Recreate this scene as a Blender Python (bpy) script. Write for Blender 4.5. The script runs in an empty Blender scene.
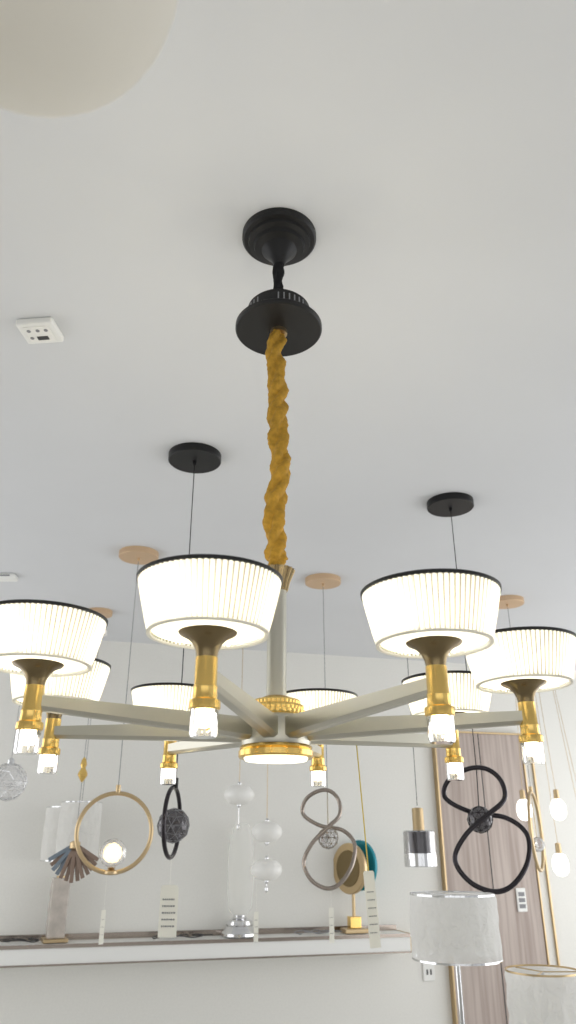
import bpy, math, random
from mathutils import Vector, Matrix, noise
random.seed(4)
pi=math.pi; TAU=2*pi
C=bpy.context.collection
EYE=1.5            # reference height: local z of hung objects is measured from here
CEIL=1.4           # ceiling above that reference (2.9 m)
bpy.context.scene.view_settings.view_transform='Standard'

# ---------------------------------------------------------------- materials
def mat(name, col, rough=.5, metal=0., emit=None, es=0., trans=0., ior=1.45, bump=None, alpha=1., sheen=0., var=None):
    m=bpy.data.materials.new(name); m.use_nodes=True
    nt=m.node_tree; b=nt.nodes['Principled BSDF']
    b.inputs['Base Color'].default_value=(*col,1); b.inputs['Roughness'].default_value=rough
    b.inputs['Metallic'].default_value=metal; b.inputs['Transmission Weight'].default_value=trans
    b.inputs['IOR'].default_value=ior; b.inputs['Alpha'].default_value=alpha
    b.inputs['Sheen Weight'].default_value=sheen
    if emit: 
        b.inputs['Emission Color'].default_value=(*emit,1); b.inputs['Emission Strength'].default_value=es
    if bump or var:
        tc=nt.nodes.new('ShaderNodeTexCoord')
        n=nt.nodes.new('ShaderNodeTexNoise'); nt.links.new(tc.outputs['Object'],n.inputs['Vector'])
        n.inputs['Scale'].default_value=(bump or var)[0]; n.inputs['Detail'].default_value=5
        if bump:
            bp=nt.nodes.new('ShaderNodeBump'); bp.inputs['Strength'].default_value=bump[1]; bp.inputs['Distance'].default_value=bump[2]
            nt.links.new(n.outputs['Fac'],bp.inputs['Height']); nt.links.new(bp.outputs['Normal'],b.inputs['Normal'])
        if var:
            r=nt.nodes.new('ShaderNodeValToRGB'); k=var[1]
            r.color_ramp.elements[0].color=(*[c*(1-k) for c in col],1); r.color_ramp.elements[1].color=(*[min(1,c*(1+k)) for c in col],1)
            r.color_ramp.elements[0].position=.3; r.color_ramp.elements[1].position=.7
            nt.links.new(n.outputs['Fac'],r.inputs['Fac']); nt.links.new(r.outputs['Color'],b.inputs['Base Color'])
    return m
def fabric(name,col,transl=.5,clear=0.,scale=None,dist=.01):
    m=bpy.data.materials.new(name); m.use_nodes=True; nt=m.node_tree; nt.nodes.clear()
    o=nt.nodes.new('ShaderNodeOutputMaterial'); d=nt.nodes.new('ShaderNodeBsdfDiffuse'); t=nt.nodes.new('ShaderNodeBsdfTranslucent')
    d.inputs[0].default_value=(*col,1); t.inputs[0].default_value=(*col,1)
    x=nt.nodes.new('ShaderNodeMixShader'); x.inputs[0].default_value=transl
    nt.links.new(d.outputs[0],x.inputs[1]); nt.links.new(t.outputs[0],x.inputs[2]); out=x
    if clear:
        tr=nt.nodes.new('ShaderNodeBsdfTransparent'); y=nt.nodes.new('ShaderNodeMixShader'); y.inputs[0].default_value=clear
        nt.links.new(x.outputs[0],y.inputs[1]); nt.links.new(tr.outputs[0],y.inputs[2]); out=y
    if scale:
        tc=nt.nodes.new('ShaderNodeTexCoord'); n=nt.nodes.new('ShaderNodeTexNoise'); n.inputs['Scale'].default_value=scale; n.inputs['Detail'].default_value=6
        n.inputs['Distortion'].default_value=1.5
        nt.links.new(tc.outputs['Object'],n.inputs['Vector'])
        bp=nt.nodes.new('ShaderNodeBump'); bp.inputs['Strength'].default_value=1; bp.inputs['Distance'].default_value=dist
        nt.links.new(n.outputs['Fac'],bp.inputs['Height']); nt.links.new(bp.outputs['Normal'],d.inputs['Normal']); nt.links.new(bp.outputs['Normal'],t.inputs['Normal'])
    nt.links.new(out.outputs[0],o.inputs[0]); return m

M_ceil=mat('ceiling_paint',(.70,.71,.725),.9,var=(1.2,.02))
M_wall=mat('wall_paint',(.81,.80,.755),.85,bump=(80,.05,.001),var=(1.,.02))
M_floor=mat('floor_tile',(.60,.59,.57),.3,var=(3,.05))
M_black=mat('black_metal',(.007,.007,.008),.45,.2)
M_blackc=mat('black_cloth',(.008,.008,.009),.9,bump=(300,.5,.002))
M_gold=mat('polished_gold',(.88,.60,.19),.2,1.)
M_goldf=mat('satin_gold',(.58,.44,.26),.36,1.)
M_canopy=mat('rose_gold_satin',(.66,.47,.30),.45,.5)
M_nickel=mat('champagne_nickel',(.56,.54,.46),.36,1.)
M_bronze=mat('dark_bronze',(.24,.18,.095),.26,1.)
M_chrome=mat('chrome',(.75,.75,.76),.08,1.)
M_brownm=mat('brown_chrome',(.36,.31,.27),.2,1.)
M_pearl=mat('black_pearl_metal',(.05,.045,.05),.15,.9)
M_rope=mat('ochre_velvet',(.42,.235,.024),.8,bump=(110,.4,.003),var=(60,.2))
M_pleat=fabric('pleated_silk',(.96,.95,.91),.58)
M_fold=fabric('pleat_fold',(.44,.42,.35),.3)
M_trim=mat('shade_rim_black',(.012,.012,.012),.5)
M_diff=mat('opal_diffuser_lit',(.9,.88,.8),.5,emit=(1,.93,.70),es=1.9)
M_hubd=mat('hub_diffuser_lit',(.9,.88,.8),.5,emit=(1,.91,.66),es=2.6)
M_led=mat('warm_led',(1,.9,.7),.5,emit=(1,.84,.52),es=8)
M_glass=mat('clear_acrylic',(1,.99,.96),.04,0,trans=1,ior=1.4)
M_cryst=mat('crystal',(.93,.93,.95),.02,0,trans=.9,ior=1.5)
M_smoke=mat('smoked_crystal',(.16,.15,.16),.05,.2,trans=.6,ior=1.5)
M_white=mat('white_ceramic',(.90,.89,.85),.3)
M_plastic=mat('white_plastic',(.86,.86,.83),.4)
M_dark=mat('dark_print',(.05,.05,.05),.6)
M_grey=mat('grey_plastic',(.25,.25,.26),.5)
M_paper=fabric('paper_tag',(.98,.97,.91),.5)
M_organza=fabric('organza_film',(.97,.96,.94),.5,.22,28,.009)
M_frost=fabric('frosted_glass',(.95,.95,.92),.5,.3)
M_ghost=fabric('thin_frosted_glass',(.95,.95,.92),.5,.68)
M_bulb=mat('opal_bulb_lit',(1,1,1),.4,emit=(1,.96,.90),es=3)
M_warm=mat('warm_glass_bulb',(1,.9,.6),.3,emit=(1,.78,.42),es=2.)
M_teal=mat('teal_glass',(.03,.34,.42),.12,.1,trans=.2)
M_marble=mat('veined_crystal',(.66,.60,.54),.15,0,trans=.25,var=(14,.2))
M_brownglass=mat('amber_glass',(.24,.17,.13),.25,.2)
M_blueglass=mat('blue_glass',(.18,.22,.26),.2,.1)
M_yel=mat('yellow_ribbon',(.72,.55,.10),.7)
M_globe=fabric('opal_globe',(.95,.925,.86),.5)
def wood():
    m=mat('wood_veneer',(.45,.36,.32),.5); nt=m.node_tree; b=nt.nodes['Principled BSDF']
    tc=nt.nodes.new('ShaderNodeTexCoord'); mp=nt.nodes.new('ShaderNodeMapping'); mp.inputs['Scale'].default_value=(22,22,.8)
    n=nt.nodes.new('ShaderNodeTexNoise'); n.inputs['Scale'].default_value=1.6; n.inputs['Detail'].default_value=7
    r=nt.nodes.new('ShaderNodeValToRGB'); r.color_ramp.elements[0].color=(.37,.30,.265,1); r.color_ramp.elements[1].color=(.52,.445,.40,1)
    r.color_ramp.elements[0].position=.35; r.color_ramp.elements[1].position=.65
    nt.links.new(tc.outputs['Object'],mp.inputs[0]); nt.links.new(mp.outputs[0],n.inputs['Vector']); nt.links.new(n.outputs['Fac'],r.inputs[0]); nt.links.new(r.outputs[0],b.inputs['Base Color'])
    return m
M_wood=wood()

# ---------------------------------------------------------------- helpers
def root(name,loc,rz=0):
    e=bpy.data.objects.new(name,None); e.location=loc; e.rotation_euler=(0,0,rz); e.empty_display_size=.05; C.objects.link(e); return e
def mesh(name,vs,fs,mats,parent=None,smooth=True,loc=(0,0,0),rot=(0,0,0),mi=None,autos=None):
    me=bpy.data.meshes.new(name); me.from_pydata([tuple(v) for v in vs],[],fs); me.update()
    for m in (mats if isinstance(mats,(list,tuple)) else [mats]): me.materials.append(m)
    if mi: me.polygons.foreach_set('material_index',mi)
    me.polygons.foreach_set('use_smooth',[smooth]*len(me.polygons))
    o=bpy.data.objects.new(name,me); C.objects.link(o); o.parent=parent; o.location=loc; o.rotation_euler=rot
    if smooth and autos!=False:
        try: me.set_sharp_from_angle(angle=math.radians(32))
        except Exception: pass
    return o
def lathe(name,prof,m,parent=None,seg=48,loc=(0,0,0),rot=(0,0,0),flute=None,smooth=True,caps=True):
    """prof = list of (r,z); surface of revolution; flute=(count,amp)"""
    vs=[];fs=[];n=len(prof)
    for i in range(seg):
        a=TAU*i/seg
        for r,z in prof:
            rr=r
            if flute: rr=r*(1+flute[1]*math.cos(flute[0]*a))
            vs.append((rr*math.cos(a),rr*math.sin(a),z))
    for i in range(seg):
        j=(i+1)%seg
        for q in range(n-1): fs.append((i*n+q,j*n+q,j*n+q+1,i*n+q+1))
    if caps:
        if prof[0][0]>1e-6: fs.append([i*n for i in range(seg)][::-1])
        if prof[-1][0]>1e-6: fs.append([i*n+n-1 for i in range(seg)])
    return mesh(name,vs,fs,m,parent,smooth,loc,rot)
def box(name,x0,x1,y0,y1,z0,z1,m,parent=None,bev=0,loc=(0,0,0),rot=(0,0,0)):
    vs=[(x,y,z) for z in(z0,z1) for y in(y0,y1) for x in(x0,x1)]
    fs=[(0,2,3,1),(4,5,7,6),(0,1,5,4),(2,6,7,3),(0,4,6,2),(1,3,7,5)]
    o=mesh(name,vs,fs,m,parent,False,loc,rot)
    if bev:
        b=o.modifiers.new('bevel','BEVEL'); b.width=bev; b.segments=2
    return o
def tube(name,pts,r,m,parent=None,cyc=False,res=4,flat=None):
    cu=bpy.data.curves.new(name,'CURVE'); cu.dimensions='3D'; cu.bevel_depth=r; cu.bevel_resolution=res; cu.use_fill_caps=True
    s=cu.splines.new('POLY'); s.points.add(len(pts)-1)
    for p,q in zip(s.points,pts): p.co=(*q,1)
    s.use_cyclic_u=cyc; s.use_smooth=True; cu.materials.append(m)
    o=bpy.data.objects.new(name,cu); C.objects.link(o); o.parent=parent; return o
def ico(name,r,m,parent,loc,sub=2,smooth=False,scale=(1,1,1)):
    import bmesh
    bm=bmesh.new(); bmesh.ops.create_icosphere(bm,subdivisions=sub,radius=r)
    me=bpy.data.meshes.new(name); bm.to_mesh(me); bm.free(); me.materials.append(m)
    me.polygons.foreach_set('use_smooth',[smooth]*len(me.polygons))
    o=bpy.data.objects.new(name,me); C.objects.link(o); o.parent=parent; o.location=loc; o.scale=scale; return o
def crystal_ball(parent,loc,r,m,cage,core=None,th=.04):
    ico('crystal_ball',r*.96,m,parent,loc,3)
    if cage:
        o=ico('ball_facet_cage',r,cage,parent,loc,2); w=o.modifiers.new('w','WIREFRAME'); w.thickness=r*th
    if core: ico('glow_core',r*.45,core,parent,loc,2,True)
def cyl_between(name,a,b,r,m,parent): return tube(name,[a,b],r,m,parent,res=3)

# ---------------------------------------------------------------- room
PHI=math.radians(15)
def S(u,off=0,z=0):
    return (u*math.cos(PHI)+off*math.sin(PHI), 5.85+u*math.sin(PHI)-off*math.cos(PHI), z)
XL,XR,YB=-3.2,3.4,-3.2
box('ceiling',XL-.1,XR+.1,YB-.1,7.2,2.9,3.0,M_ceil)
box('floor',XL-.1,XR+.1,YB-.1,7.2,-.1,0,M_floor)
wb=box('wall_back',-3.7,3.9,0,.12,0,2.9,M_wall,loc=(0,5.85,0),rot=(0,0,PHI))
# unseen openings added for daylight: left side, right side and behind the camera
for nm,X0,s in (('wall_left',XL-.1,1),('wall_right',XR,1)):
    e=root(nm,(X0,0,0))
    box('sill',0,.1,YB,7,0,.35,M_wall,e); box('head',0,.1,YB,7,2.7,2.9,M_wall,e)
    if nm=='wall_left': box('solid_part',0,.1,YB,1.0,.35,2.7,M_wall,e)
    for y in (YB,-1.4,.45,2.3,4.2,6.1): box('mullion',.01,.09,y,y+.07,.35,2.7,M_grey,e)
e=root('wall_front',(0,YB,0))
box('sill',XL,XR,-.1,0,0,.35,M_wall,e); box('head',XL,XR,-.1,0,2.3,2.9,M_wall,e)
for x in (-3.2,-1.6,0,1.6,3.3): box('mullion',x,x+.07,-.08,0,.35,2.3,M_grey,e)

# wall shelf : white ledge with mirror-gold edge strips
e=root('wall_shelf',S(0,0,.94),PHI)
UL,UR=-3.1,.80
box('ledge',UL,UR,-.25,-.0005,-.11,0,M_plastic,e,.002)
box('edge_strip_top',UL,UR+.004,-.256,-.251,-.018,.003,M_brownm,e)
box('edge_strip_bottom',UL,UR+.004,-.256,-.251,-.112,-.102,M_brownm,e)
box('edge_strip_end',UR,UR+.005,-.25,-.0005,-.112,.003,M_goldf,e)
box('mirror_riser',UL,UR,-.012,-.0005,.0,.035,M_brownm,e)

# wood door with gold frame and the white framed panel beside it
e=root('door_1',S(0,0,0),PHI)
box('leaf',1.20,1.96,-.05,-.001,.01,2.32,M_wood,e,.004)
box('leaf_groove',1.575,1.583,-.0515,-.05,.01,2.32,M_dark,e)
box('frame_left',1.186,1.20,-.06,-.001,.0,2.334,M_goldf,e,.003)
box('frame_right',1.96,1.973,-.06,-.001,.0,2.334,M_goldf,e,.003)
box('frame_top',1.186,1.973,-.06,-.001,2.32,2.334,M_goldf,e,.003)
e=root('trim_1',S(0,0,0),PHI)
for u in (2.07,2.75): box('gold_strip',u,u+.012,-.02,-.0005,0,2.35,M_goldf,e)
e=root('electrical_outlet',S(1.03,0,.68),PHI)
box('plate',-.045,.045,-.012,-.0005,-.06,.06,M_plastic,e,.006)
box('socket_slot',-.02,-.008,-.0135,-.012,-.02,.012,M_dark,e); box('socket_slot',.008,.02,-.0135,-.012,-.02,.012,M_dark,e)
e=root('wall_switch_panel',S(1.80,.05,1.12),PHI)
box('plate',-.04,.04,-.014,-.0005,-.08,.08,M_plastic,e,.006)
for k in range(3): box('key',-.025,.025,-.017,-.014,-.055+k*.04,-.028+k*.04,M_grey,e)

# ---------------------------------------------------------------- main chandelier
ch=root('chandelier',(-.022,1.417,EYE))
# ceiling canopy (stepped black dome)
lathe('ceiling_canopy',[(.093,1.4),(.093,1.388),(.088,1.383),(.078,1.381),(.076,1.372),(.064,1.368),(.061,1.357),(.044,1.352),(.036,1.342),(.026,1.332),(.018,1.318),(.013,1.305)],M_black,ch,64)
def sleeve(name,z0,z1,r,m,lobes,amp,twist,wob,seg=36,n=150,fr=22):
    vs=[];fs=[]
    for i in range(n+1):
        t=i/n; z=z0+(z1-z0)*t
        cx=wob*noise.noise(Vector((0.3,z*9,1))); cy=wob*noise.noise(Vector((5.3,z*9,2)))
        sc=1+.06*math.sin(z*95+2*noise.noise(Vector((z*20,1,3))))
        tw=twist*z+1.0*noise.noise(Vector((z*11,4,1)))
        if t<.03 or t>.97: sc*=.8
        for j in range(seg):
            a=TAU*j/seg
            q=abs(math.sin(lobes/2*(a-tw)))   # rounded strands with sharp valleys
            rr=r*sc*(1-amp+1.6*amp*q)
            rr+=r*.26*noise.noise(Vector((math.cos(a)*1.6,math.sin(a)*1.6,z*48)))
            rr+=r*.08*noise.noise(Vector((math.cos(a)*3,math.sin(a)*3,z*150)))
            vs.append((cx+rr*math.cos(a),cy+rr*math.sin(a),z))
    for i in range(n):
        for j in range(seg):
            k=(j+1)%seg; fs.append((i*seg+j,i*seg+k,(i+1)*seg+k,(i+1)*seg+j))
    fs.append(list(range(seg))[::-1]); fs.append([n*seg+j for j in range(seg)])
    return mesh(name,vs,fs,m,ch,True,autos=False)
sleeve('black_cord_sleeve',1.16,1.315,.0125,M_blackc,2,.15,60,.004,n=50)
# driver box : vented drum + wide plate
lathe('driver_box',[(.066,1.118),(.074,1.12),(.074,1.166),(.068,1.173),(.012,1.175)],M_black,ch,64)
for k in range(36):
    a=TAU*k/36
    if k%9<6: box('vent_slot',-.0015,.0015,-.001,.001,1.138,1.158,M_grey,ch,loc=(.0743*math.cos(a),.0743*math.sin(a),0),rot=(0,0,a+pi/2))
lathe('driver_plate',[(.02,1.104),(.099,1.104),(.102,1.107),(.102,1.116),(.099,1.119),(.02,1.119)],M_black,ch,72)
lathe('cord_ferrule',[(.020,1.095),(.020,1.104)],M_goldf,ch,24)
sleeve('gold_chain_sleeve',.512,1.098,.0195,M_rope,3,.28,34,.012,n=420)
lathe('stem_collar',[(.0205,.462),(.022,.466),(.025,.48),(.034,.502),(.0355,.507),(.028,.51),(.012,.508)],M_bronze,ch,96,flute=(20,.04))
lathe('stem',[(.0190,.235),(.0190,.465)],M_nickel,ch,40)
def sh(p,d): return [(r,z+d) for r,z in p]
D=-.005
lathe('hub_top_rings',sh([(.054,.222),(.056,.226),(.056,.231),(.050,.233),(.051,.238),(.050,.242),(.044,.244),(.045,.249),(.043,.252),(.030,.254),(.024,.258),(.0195,.26)],D),M_gold,ch,120,flute=(40,.015))
lathe('hub_body',sh([(.050,.166),(.062,.170),(.064,.176),(.064,.212),(.060,.220),(.052,.223)],D),M_nickel,ch,64)
lathe('hub_bottom_ring',sh([(.060,.148),(.067,.148),(.069,.151),(.069,.160),(.065,.163),(.067,.166),(.065,.169),(.05,.170)],D),M_gold,ch,72)
lathe('hub_light_disc',sh([(.0,.144),(.056,.144),(.060,.150)],D),M_hubd,ch,48,caps=False)
R=.45
def pleated(parent,loc,rb,rt,zb,zt,N=76):
    vs=[];fs=[];mi=[];rows=4
    per=5; seg=N*per
    pat=[-.0010,.0012,.0030,.0030,.0012]
    for i in range(rows+1):
        t=i/rows; r=rb+(rt-rb)*(t**.92); z=zb+(zt-zb)*t
        for j in range(seg):
            a=TAU*(j+(.0))/seg
            rr=r+pat[j%per]
            vs.append((rr*math.cos(a),rr*math.sin(a),z))
    for i in range(rows):
        for j in range(seg):
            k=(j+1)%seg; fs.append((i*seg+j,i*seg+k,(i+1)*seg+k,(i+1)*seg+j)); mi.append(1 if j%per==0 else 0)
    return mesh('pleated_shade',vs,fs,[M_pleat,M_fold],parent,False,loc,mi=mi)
for i in range(8):
    a=math.radians((-101,-59.5,-13,33,78,124,169,214)[i]); dx,dy=math.cos(a),math.sin(a); L=(R*dx,R*dy,0)
    # tapered arm
    r0,r1=.045,R-.010
    vs=[]
    for r,w,z0,z1 in ((r0,.017,.171,.209),(.12,.015,.176,.209),(r1,.011,.189,.211)):
        for s,z in ((-w,z1),(w,z1),(w,z0+.006),(w*.55,z0),(-w*.55,z0),(-w,z0+.006)):
            vs.append((r*dx-s*dy,r*dy+s*dx,z))
    fs=[]
    for k in range(2):
        for q in range(6): fs.append((k*6+q,k*6+(q+1)%6,(k+1)*6+(q+1)%6,(k+1)*6+q))
    fs+= [tuple(range(6))[::-1],tuple(range(12,18))]
    mesh('arm',vs,fs,M_nickel,ch,False)
    lathe('candle_body',[(.0148,.226),(.0150,.190),(.0160,.188),(.0160,.186),(.0155,.184),(.0165,.172),(.0200,.170),(.0205,.167),(.0205,.160),(.018,.158)],M_gold,ch,40,L)
    lathe('trumpet_cup',[(.0135,.220),(.0140,.226),(.0155,.235),(.0195,.244),(.027,.252),(.038,.2575),(.040,.260),(.03,.2605)],M_bronze,ch,48,L)
    lathe('acrylic_tip',[(.0182,.159),(.0182,.128),(.0165,.124),(.001,.124)],M_glass,ch,32,L)
    lathe('acrylic_tip_core',[(.0158,.158),(.0158,.142),(.013,.137),(.0,.137)],M_led,ch,24,L,caps=False)
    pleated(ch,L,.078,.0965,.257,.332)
    lathe('shade_rim_top',[(.0965,.330),(.1005,.330),(.1010,.3345),(.0995,.3355),(.0965,.3345)],M_trim,ch,72,L,caps=False)
    lathe('shade_rim_bottom',[(.077,.256),(.082,.256),(.082,.259),(.077,.259),(.077,.256)],M_pleat,ch,72,L,caps=False)
    lathe('shade_diffuser',[(.030,.2615),(.076,.2620)],M_diff,ch,48,L,caps=False)
    lathe('lamp_holder',[(.012,.260),(.012,.275),(.0,.275)],M_white,ch,20,L,caps=False)
    ico('bulb',.014,M_led,ch,(L[0],L[1],.286),2,True)
    ld=bpy.data.lights.new('bulb_light','POINT'); ld.energy=1.5; ld.color=(1,.92,.72); ld.shadow_soft_size=.015
    lo=bpy.data.objects.new('bulb_light',ld); C.objects.link(lo); lo.parent=ch; lo.location=(L[0],L[1],.300)

# ---------------------------------------------------------------- tags
def tag(name,x,y,ztop,w,h,zstr,smat,rz=0,rows=3,tilt=0):
    e=root(name,(x,y,ztop),rz); e.rotation_euler=(0,tilt,rz)
    cyl_between('string',(0,0,0),(0,0,zstr-ztop),.0012 if smat is M_yel else .0007,smat,e)
    vs=[(-w/2,0,-h),(w/2,0,-h),(w/2,0,-w*.15),(w*.4,0,0),(-w*.4,0,0),(-w/2,0,-w*.15)]
    vs2=[(a,.0008,c) for a,b,c in vs]; n=6
    fs=[tuple(range(n)),tuple(range(n,2*n))[::-1]]+[(i,i+n,(i+1)%n+n,(i+1)%n) for i in range(n)]
    mesh('card',vs+vs2,fs,M_paper,e,False)
    rr=random.Random(3)
    for k in range(rows):
        zc=-h*(.28+.6*k/max(1,rows-.3)); ww=w*.7; xx=-ww/2
        while xx<ww/2-w*.06:
            q=w*rr.uniform(.05,.12); box('print',xx,xx+q,-.0012,-.0004,zc-w*.04,zc+w*.04,M_grey,e); xx+=q+w*.035
    return e
tag('price_tag',.150,1.532,1.455,.020,.125,1.684,M_yel,0,6,-.06)
tag('price_tag',-.3665,2.568,1.385,.056,.142,1.46,M_paper,0,5)
tag('price_tag',-.80,3.64,1.24,.020,.13,1.38,M_paper,.6,3)
tag('price_tag',-.17,4.5,1.17,.025,.14,1.30,M_paper,.3,3)
tag('price_tag',.21,4.06,1.22,.025,.15,1.30,M_paper,.3,3)

# ---------------------------------------------------------------- hanging lamps in the background
def hang(name,x,y,cm,zw,r=.103,t=.03,wm=None):
    e=root(name,(x,y,EYE))
    lathe('canopy',[(.0,CEIL-t),(r-.003,CEIL-t),(r,CEIL-t+.003),(r,CEIL)],cm,e,56)
    lathe('cord_grip',[(.004,CEIL-t-.018),(.007,CEIL-t-.014),(.007,CEIL-t)],cm,e,16)
    cyl_between('cord',(0,0,CEIL-t),(0,0,zw),.0018,wm or M_black,e)
    return e
def ring_pts(r,n=72,c=(0,0,0),ang=0,sq=1):
    out=[]
    for i in range(n):
        a=TAU*i/n; p=Vector((r*math.sin(a)*sq,0,r*math.cos(a))); p.rotate(Matrix.Rotation(ang,3,'Z')); out.append(tuple(p+Vector(c)))
    return out
# (a) gold ring with crystal ball
e=hang('ring_pendant_light',-.784,3.64,M_canopy,.22,wm=M_grey)
tube('ring',ring_pts(.165,ang=.25,c=(0,0,.05)),.0095,M_goldf,e,True,6)
lathe('cord_socket',[(.004,.252),(.011,.25),(.011,.214)],M_goldf,e,20)
crystal_ball(e,(0,0,-.035),.062,M_cryst,None,M_warm)
lathe('ball_seat',[(.03,-.118),(.03,-.108),(.012,-.10),(.02,-.094)],M_goldf,e,24)
# (c) dark ring edge-on with smoked crystal
e=hang('ring_pendant_light',-.3665,2.568,M_black,.17)
tube('ring',ring_pts(.104,ang=1.47,c=(-.005,0,.066)),.0070,M_pearl,e,True,6)
lathe('cord_socket',[(.003,.20),(.008,.198),(.008,.166)],M_black,e,20)
crystal_ball(e,(0,0,.055),.052,M_smoke,M_grey)
# (b) faceted crystal globe at the left edge
e=hang('crystal_globe_pendant_light',-1.71,4.8,M_canopy,.45,wm=M_grey)
crystal_ball(e,(0,0,.35),.112,M_cryst,M_chrome,th=.02)
lathe('cap',[(.01,.49),(.022,.475),(.024,.45)],M_chrome,e,24)
# (d) stacked opal pebbles
def pebbles(x,y,zs,zend):
    e=hang('pebble_pendant_light',x,y,M_white,zs[-1],r=.06,wm=M_goldf)
    for z in zs:
        lathe('opal_pebble',[(.0,-.055),(.03,-.053),(.06,-.042),(.082,-.018),(.086,.0),(.082,.018),(.06,.042),(.03,.053),(.0,.055)],M_white,e,40,(0,0,z),caps=False)
        lathe('chrome_cap',[(.012,.052),(.012,.060),(.005,.07)],M_chrome,e,20,(0,0,z)); lathe('chrome_cap',[(.005,-.07),(.012,-.060),(.012,-.052)],M_chrome,e,20,(0,0,z))
    cyl_between('lower_rod',(0,0,zs[0]),(0,0,zend),.003,M_chrome,e)
    lathe('end_finial',[(.0,-.02),(.010,-.008),(.010,.006),(.003,.012)],M_chrome,e,16,(0,0,zend),caps=False)
pebbles(-.278,4.5,(.258,),.09)
pebbles(-.118,4.5,(-.127,.064),-.22)
# twisted loop pendants
def catmull(P,n=12):
    out=[];N=len(P)
    for i in range(N):
        p0,p1,p2,p3=[Vector(P[(i+k-1)%N]) for k in range(4)]
        for q in range(n):
            t=q/n; out.append(.5*((2*p1)+(p2-p0)*t+(2*p0-5*p1+4*p2-p3)*t*t+(3*p1-p0-3*p2+p3)*t**3))
    return out
LOOP=[(-.35,.1,.98),(-.82,.35,.80),(-.92,.5,.50),(-.30,.5,.26),(.55,.4,.16),(.98,.2,-.12),(.85,-.1,-.55),(.40,-.3,-.90),(-.10,-.4,-1.0),(-.65,-.4,-.84),(-.92,-.3,-.50),(-.62,-.4,-.12),(-.05,-.45,.20),(.42,-.3,.46),(.42,-.1,.78),(.10,0,.98)]
def twist(e,W,H,zc,r,m,ox=0,n=12):
    tube('twisted_loop',[(p.x*W+ox,p.y*W*.7,zc+p.z*H) for p in catmull(LOOP,n)],r,m,e,True,6)
e=hang('twisted_loop_pendant_light',.202,4.06,M_canopy,.25,wm=M_grey)
twist(e,.135,.225,.03,.010,M_brownm)
crystal_ball(e,(0,0,.03),.052,M_cryst,M_bronze)
cyl_between('inner_cord',(0,0,.25),(0,0,.07),.002,M_bronze,e)
e=hang('twisted_loop_pendant_light',.726,3.006,M_black,.25)
twist(e,.152,.212,.058,.0092,M_pearl,.022)
crystal_ball(e,(-.005,0,.085),.048,M_smoke,M_pearl)
cyl_between('inner_cord',(0,0,.26),(-.005,0,.12),.002,M_black,e)
e=hang('ring_pendant_light',1.373,4.46,M_canopy,.22,wm=M_grey)
tube('ring',ring_pts(.20,ang=1.1,c=(0,0,.07),sq=.8),.009,M_goldf,e,True,6)
lathe('cord_socket',[(.004,.30),(.011,.298),(.011,.262)],M_goldf,e,20)
crystal_ball(e,(0,0,.0),.04,M_cryst,None)
cyl_between('inner_cord',(0,0,.25),(0,0,.03),.002,M_goldf,e)
# (g) gold / smoked cylinder pendant
e=hang('cylinder_pendant_light',.731,4.5,M_black,.20)
lathe('gold_socket',[(.01,.19),(.030,.187),(.032,.18),(.032,.075),(.034,.07)],M_goldf,e,40)
lathe('glass_cup',[(.03,.070),(.082,.070),(.088,.064),(.088,-.045),(.088,-.11),(.080,-.11),(.080,.062)],M_smoke,e,48,caps=False)
lathe('chrome_band',[(.089,-.045),(.0895,-.108),(.087,-.112)],M_chrome,e,48,caps=False)
ico('bulb',.035,M_frost,e,(0,0,0),2,True)
# organza drums
def organza_drum(e,r0,r1,z0,z1,rim=M_chrome,n=120):
    vs=[];fs=[];rows=14
    for i in range(rows+1):
        t=i/rows
        for j in range(n):
            a=TAU*j/n; rr=r0+(r1-r0)*t+.007*noise.noise(Vector((math.cos(a)*6,math.sin(a)*6,(z0+(z1-z0)*t)*22+r0*50)))
            if i in(0,rows): rr=r0+(r1-r0)*t
            vs.append((rr*math.cos(a),rr*math.sin(a),z0+(z1-z0)*t))
    for i in range(rows):
        for j in range(n):
            k=(j+1)%n; fs.append((i*n+j,i*n+k,(i+1)*n+k,(i+1)*n+j))
    mesh('organza_shade',vs,fs,M_organza,e,True,autos=False)
    for r,z in ((r0,z0),(r1,z1)): lathe('shade_rim',[(r-.002,z-.003),(r+.001,z-.003),(r+.001,z+.003),(r-.002,z+.003),(r-.002,z-.003)],rim,e,64,caps=False)
    lathe('inner_shade',[(r0*.88,z0+.006),(r1*.88,z1-.006)],M_frost,e,48,caps=False)
    for k in range(3):
        a=TAU*k/3; cyl_between('spider_arm',(0,0,z1-.004),(r1*math.cos(a),r1*math.sin(a),z1-.004),.002,rim,e)
e=hang('drum_pendant_light',-1.35,5.2,M_white,.24,r=.05,wm=M_grey)
organza_drum(e,.13,.13,-.08,.25)
# fanned glass pendant with a gold finial on its cord
e=hang('fan_pendant_light',-1.234,4.70,M_canopy,.02,r=.08,wm=M_grey)
lathe('gold_finial',[(.005,.48),(.014,.465),(.02,.44),(.012,.42),(.026,.395),(.03,.38),(.015,.355),(.004,.34)],M_gold,e,28)
lathe('fan_hub',[(.012,.02),(.03,.01),(.03,-.02),(.012,-.03)],M_goldf,e,24)
for k in range(13):
    a=math.radians(120+k*10); L=.20-.006*abs(k-6)
    m=M_blueglass if k in (9,10,12) else M_brownglass
    box('glass_blade',-.011,.011,-.006+.012*(k%2),.006+.012*(k%2),.02,L,m,e,.003,loc=(0,0,0),rot=(0,a,0))
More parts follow.
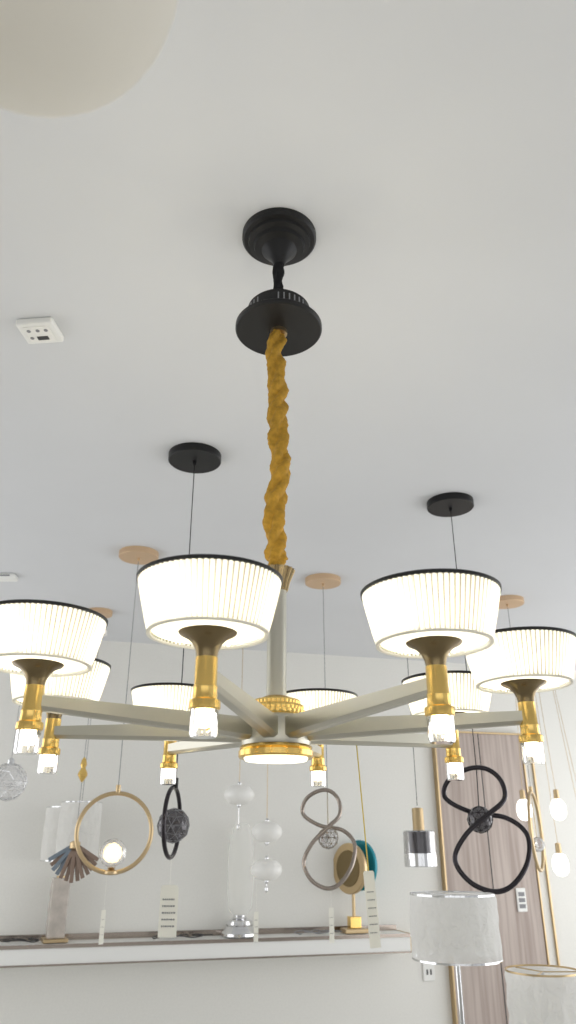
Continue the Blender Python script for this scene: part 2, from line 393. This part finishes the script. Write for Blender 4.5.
# (j) cluster of lit opal bulbs
e=root('cluster_pendant_light',(1.78,5.5,EYE))
lathe('canopy',[(.0,CEIL-.03),(.16,CEIL-.03),(.163,CEIL-.027),(.163,CEIL)],M_goldf,e,48)
for x,y,z in ((-.14,.03,.22),(.08,-.02,.22),(.01,-.12,-.12),(.20,-.12,-.12),(.22,-.1,.12)):
    cyl_between('cord',(x*.6,y*.6,CEIL-.03),(x,y,z+.08),.0018,M_goldf,e)
    lathe('socket',[(.008,z+.13),(.018,z+.125),(.02,z+.058)],M_goldf,e,20,(x,y,0))
    lathe('opal_bulb',[(.02,z+.066),(.038,z+.052),(.050,z+.022),(.052,z-.012),(.045,z-.044),(.028,z-.064),(.0,z-.072)],M_bulb,e,32,(x,y,0),caps=False)

# near opal globe hanging close to the camera, upper left
e=hang('globe_pendant_light',-.148,.2535,M_white,.55,r=.06,wm=M_goldf)
ico('opal_globe',.086,M_globe,e,(0,0,.468),4,True)
lathe('globe_fitter',[(.03,.548),(.033,.552),(.033,.572),(.012,.582)],M_goldf,e,32)

# ---------------------------------------------------------------- ceiling devices
e=root('ceiling_sensor',(-.735,1.780,2.9),math.radians(-6))
box('housing',-.056,.056,-.048,.048,-.022,0,M_plastic,e,.006)
box('window_face',-.038,.038,-.034,.034,-.025,-.021,M_white,e,.003)
box('ir_window',-.012,.022,.008,.024,-.027,-.024,M_dark,e,.001)
for x,y in ((-.025,-.018),(.002,-.018),(.027,-.018),(-.028,.014)): lathe('button',[(.005,-.027),(.006,-.026),(.006,-.024)],M_grey,e,14,(x,y,0))
e=root('smoke_detector',(-1.6,3.99,2.9))
box('housing',-.055,.055,-.04,.04,-.03,0,M_plastic,e,.01); box('grille',-.03,.03,-.0415,-.039,-.02,-.012,M_grey,e)

# ---------------------------------------------------------------- lamps on the shelf
ZS=.9445
x,y,_=S(-1.55,.13); e=root('table_lamp',(x,y,ZS),.4)
box('foot',-.075,.075,-.075,.075,0,.02,M_goldf,e,.003)
box('crystal_column',-.055,.055,-.055,.055,.02,.36,M_marble,e,.01)
lathe('neck',[(.03,.36),(.03,.37),(.008,.375),(.008,.50)],M_goldf,e,20)
organza_drum(e,.145,.145,.46,.78)
x,y,_=S(-.37,.13); e=root('table_lamp',(x,y,ZS),0)
lathe('chrome_base',[(.115,0),(.12,.006),(.118,.02),(.10,.04),(.085,.06),(.09,.07),(.085,.09),(.05,.105),(.04,.12),(.05,.125)],M_chrome,e,48)
lathe('frosted_body',[(.05,.125),(.075,.16),(.088,.28),(.090,.42),(.082,.56),(.06,.66),(.045,.69)],M_ghost,e,48,caps=False)
x,y,_=S(.44,.13); e=root('table_lamp',(x,y,ZS),PHI)
box('foot',-.085,.085,-.06,.06,0,.028,M_goldf,e,.004)
box('post_block',-.04,.04,-.035,.035,.028,.10,M_gold,e,.004)
cyl_between('post',(0,0,.1),(0,0,.25),.012,M_goldf,e)
def disc(nm,r,t,m,loc,rz): lathe(nm,[(.0,-t),(r*.97,-t),(r,-t*.6),(r,t*.6),(r*.97,t),(.0,t)],m,e,56,loc,(pi/2,0,rz),caps=False)
disc('gold_disc',.165,.018,M_goldf,(-.02,0,.40),math.radians(-66))
disc('gold_disc_inset',.12,.022,M_bronze,(-.02,0,.40),math.radians(-66))
disc('teal_disc',.165,.014,M_teal,(.07,.03,.42),math.radians(-66))
def cable(u0,off,length,m,seed,name='power_cable'):
    rr=random.Random(seed); e=root(name,S(u0,off,ZS),PHI); pts=[]
    for i in range(90):
        t=i/89; pts.append((-length/2+length*t+.05*math.sin(t*24+seed),.05*math.cos(t*19+seed),.006+.012*abs(math.sin(t*15+seed))))
    tube('cable',pts,.0035,m,e,False,3)
cable(-1.78,.13,.28,M_dark,1); cable(-.76,.14,.34,M_dark,2); cable(.16,.13,.24,M_grey,3)

# ---------------------------------------------------------------- floor lamps, right foreground
def floor_lamp(x,y,ztop,zbot,r,rim):
    e=root('floor_lamp',(x,y,0))
    lathe('base',[(.14,0),(.145,.004),(.145,.016),(.13,.024),(.02,.03)],M_chrome,e,48)
    cyl_between('pole',(0,0,.02),(0,0,ztop-.004),.009,M_chrome,e)
    organza_drum(e,r,r*.97,zbot,ztop,rim)
floor_lamp(.572,2.9,1.342,1.148,.150,M_chrome)
floor_lamp(.885,3.0,1.10,.88,.130,M_goldf)

# ---------------------------------------------------------------- light
w=bpy.data.worlds.new('daylight'); bpy.context.scene.world=w; w.use_nodes=True
bg=w.node_tree.nodes['Background']; bg.inputs[0].default_value=(.97,.985,1,1); bg.inputs[1].default_value=.66
def area(name,loc,rot,sx,sy,en,col):
    l=bpy.data.lights.new(name,'AREA'); l.shape='RECTANGLE'; l.size=sx; l.size_y=sy; l.energy=en; l.color=col
    o=bpy.data.objects.new(name,l); C.objects.link(o); o.location=loc; o.rotation_euler=rot
area('fill_area_front',(0,YB-.2,1.3),(pi/2,0,0),6.2,1.9,20,(.98,.99,1))  # added fill behind the camera, lifts the overall level
area('fill_area_right',(XR+.2,3.9,1.4),(0,pi/2,0),2.2,5.5,74,(.98,.99,1))  # unseen fill added on the right to brighten the far part of the room
area('fill_area_left',(XL-.2,3.9,1.4),(0,-pi/2,0),2.2,5.5,54,(.98,.99,1))  # extra fill for the back wall, added outside the left opening

# ---------------------------------------------------------------- camera
cd=bpy.data.cameras.new('camera'); cam=bpy.data.objects.new('camera',cd); C.objects.link(cam)
cam.location=(0,0,EYE); cam.rotation_euler=(math.radians(90+24.2),0,0)
cd.sensor_fit='VERTICAL'; cd.sensor_height=36; cd.lens=26; cd.clip_start=.02
cd.dof.use_dof=True; cd.dof.focus_distance=1.6; cd.dof.aperture_fstop=6.5
bpy.context.scene.camera=cam
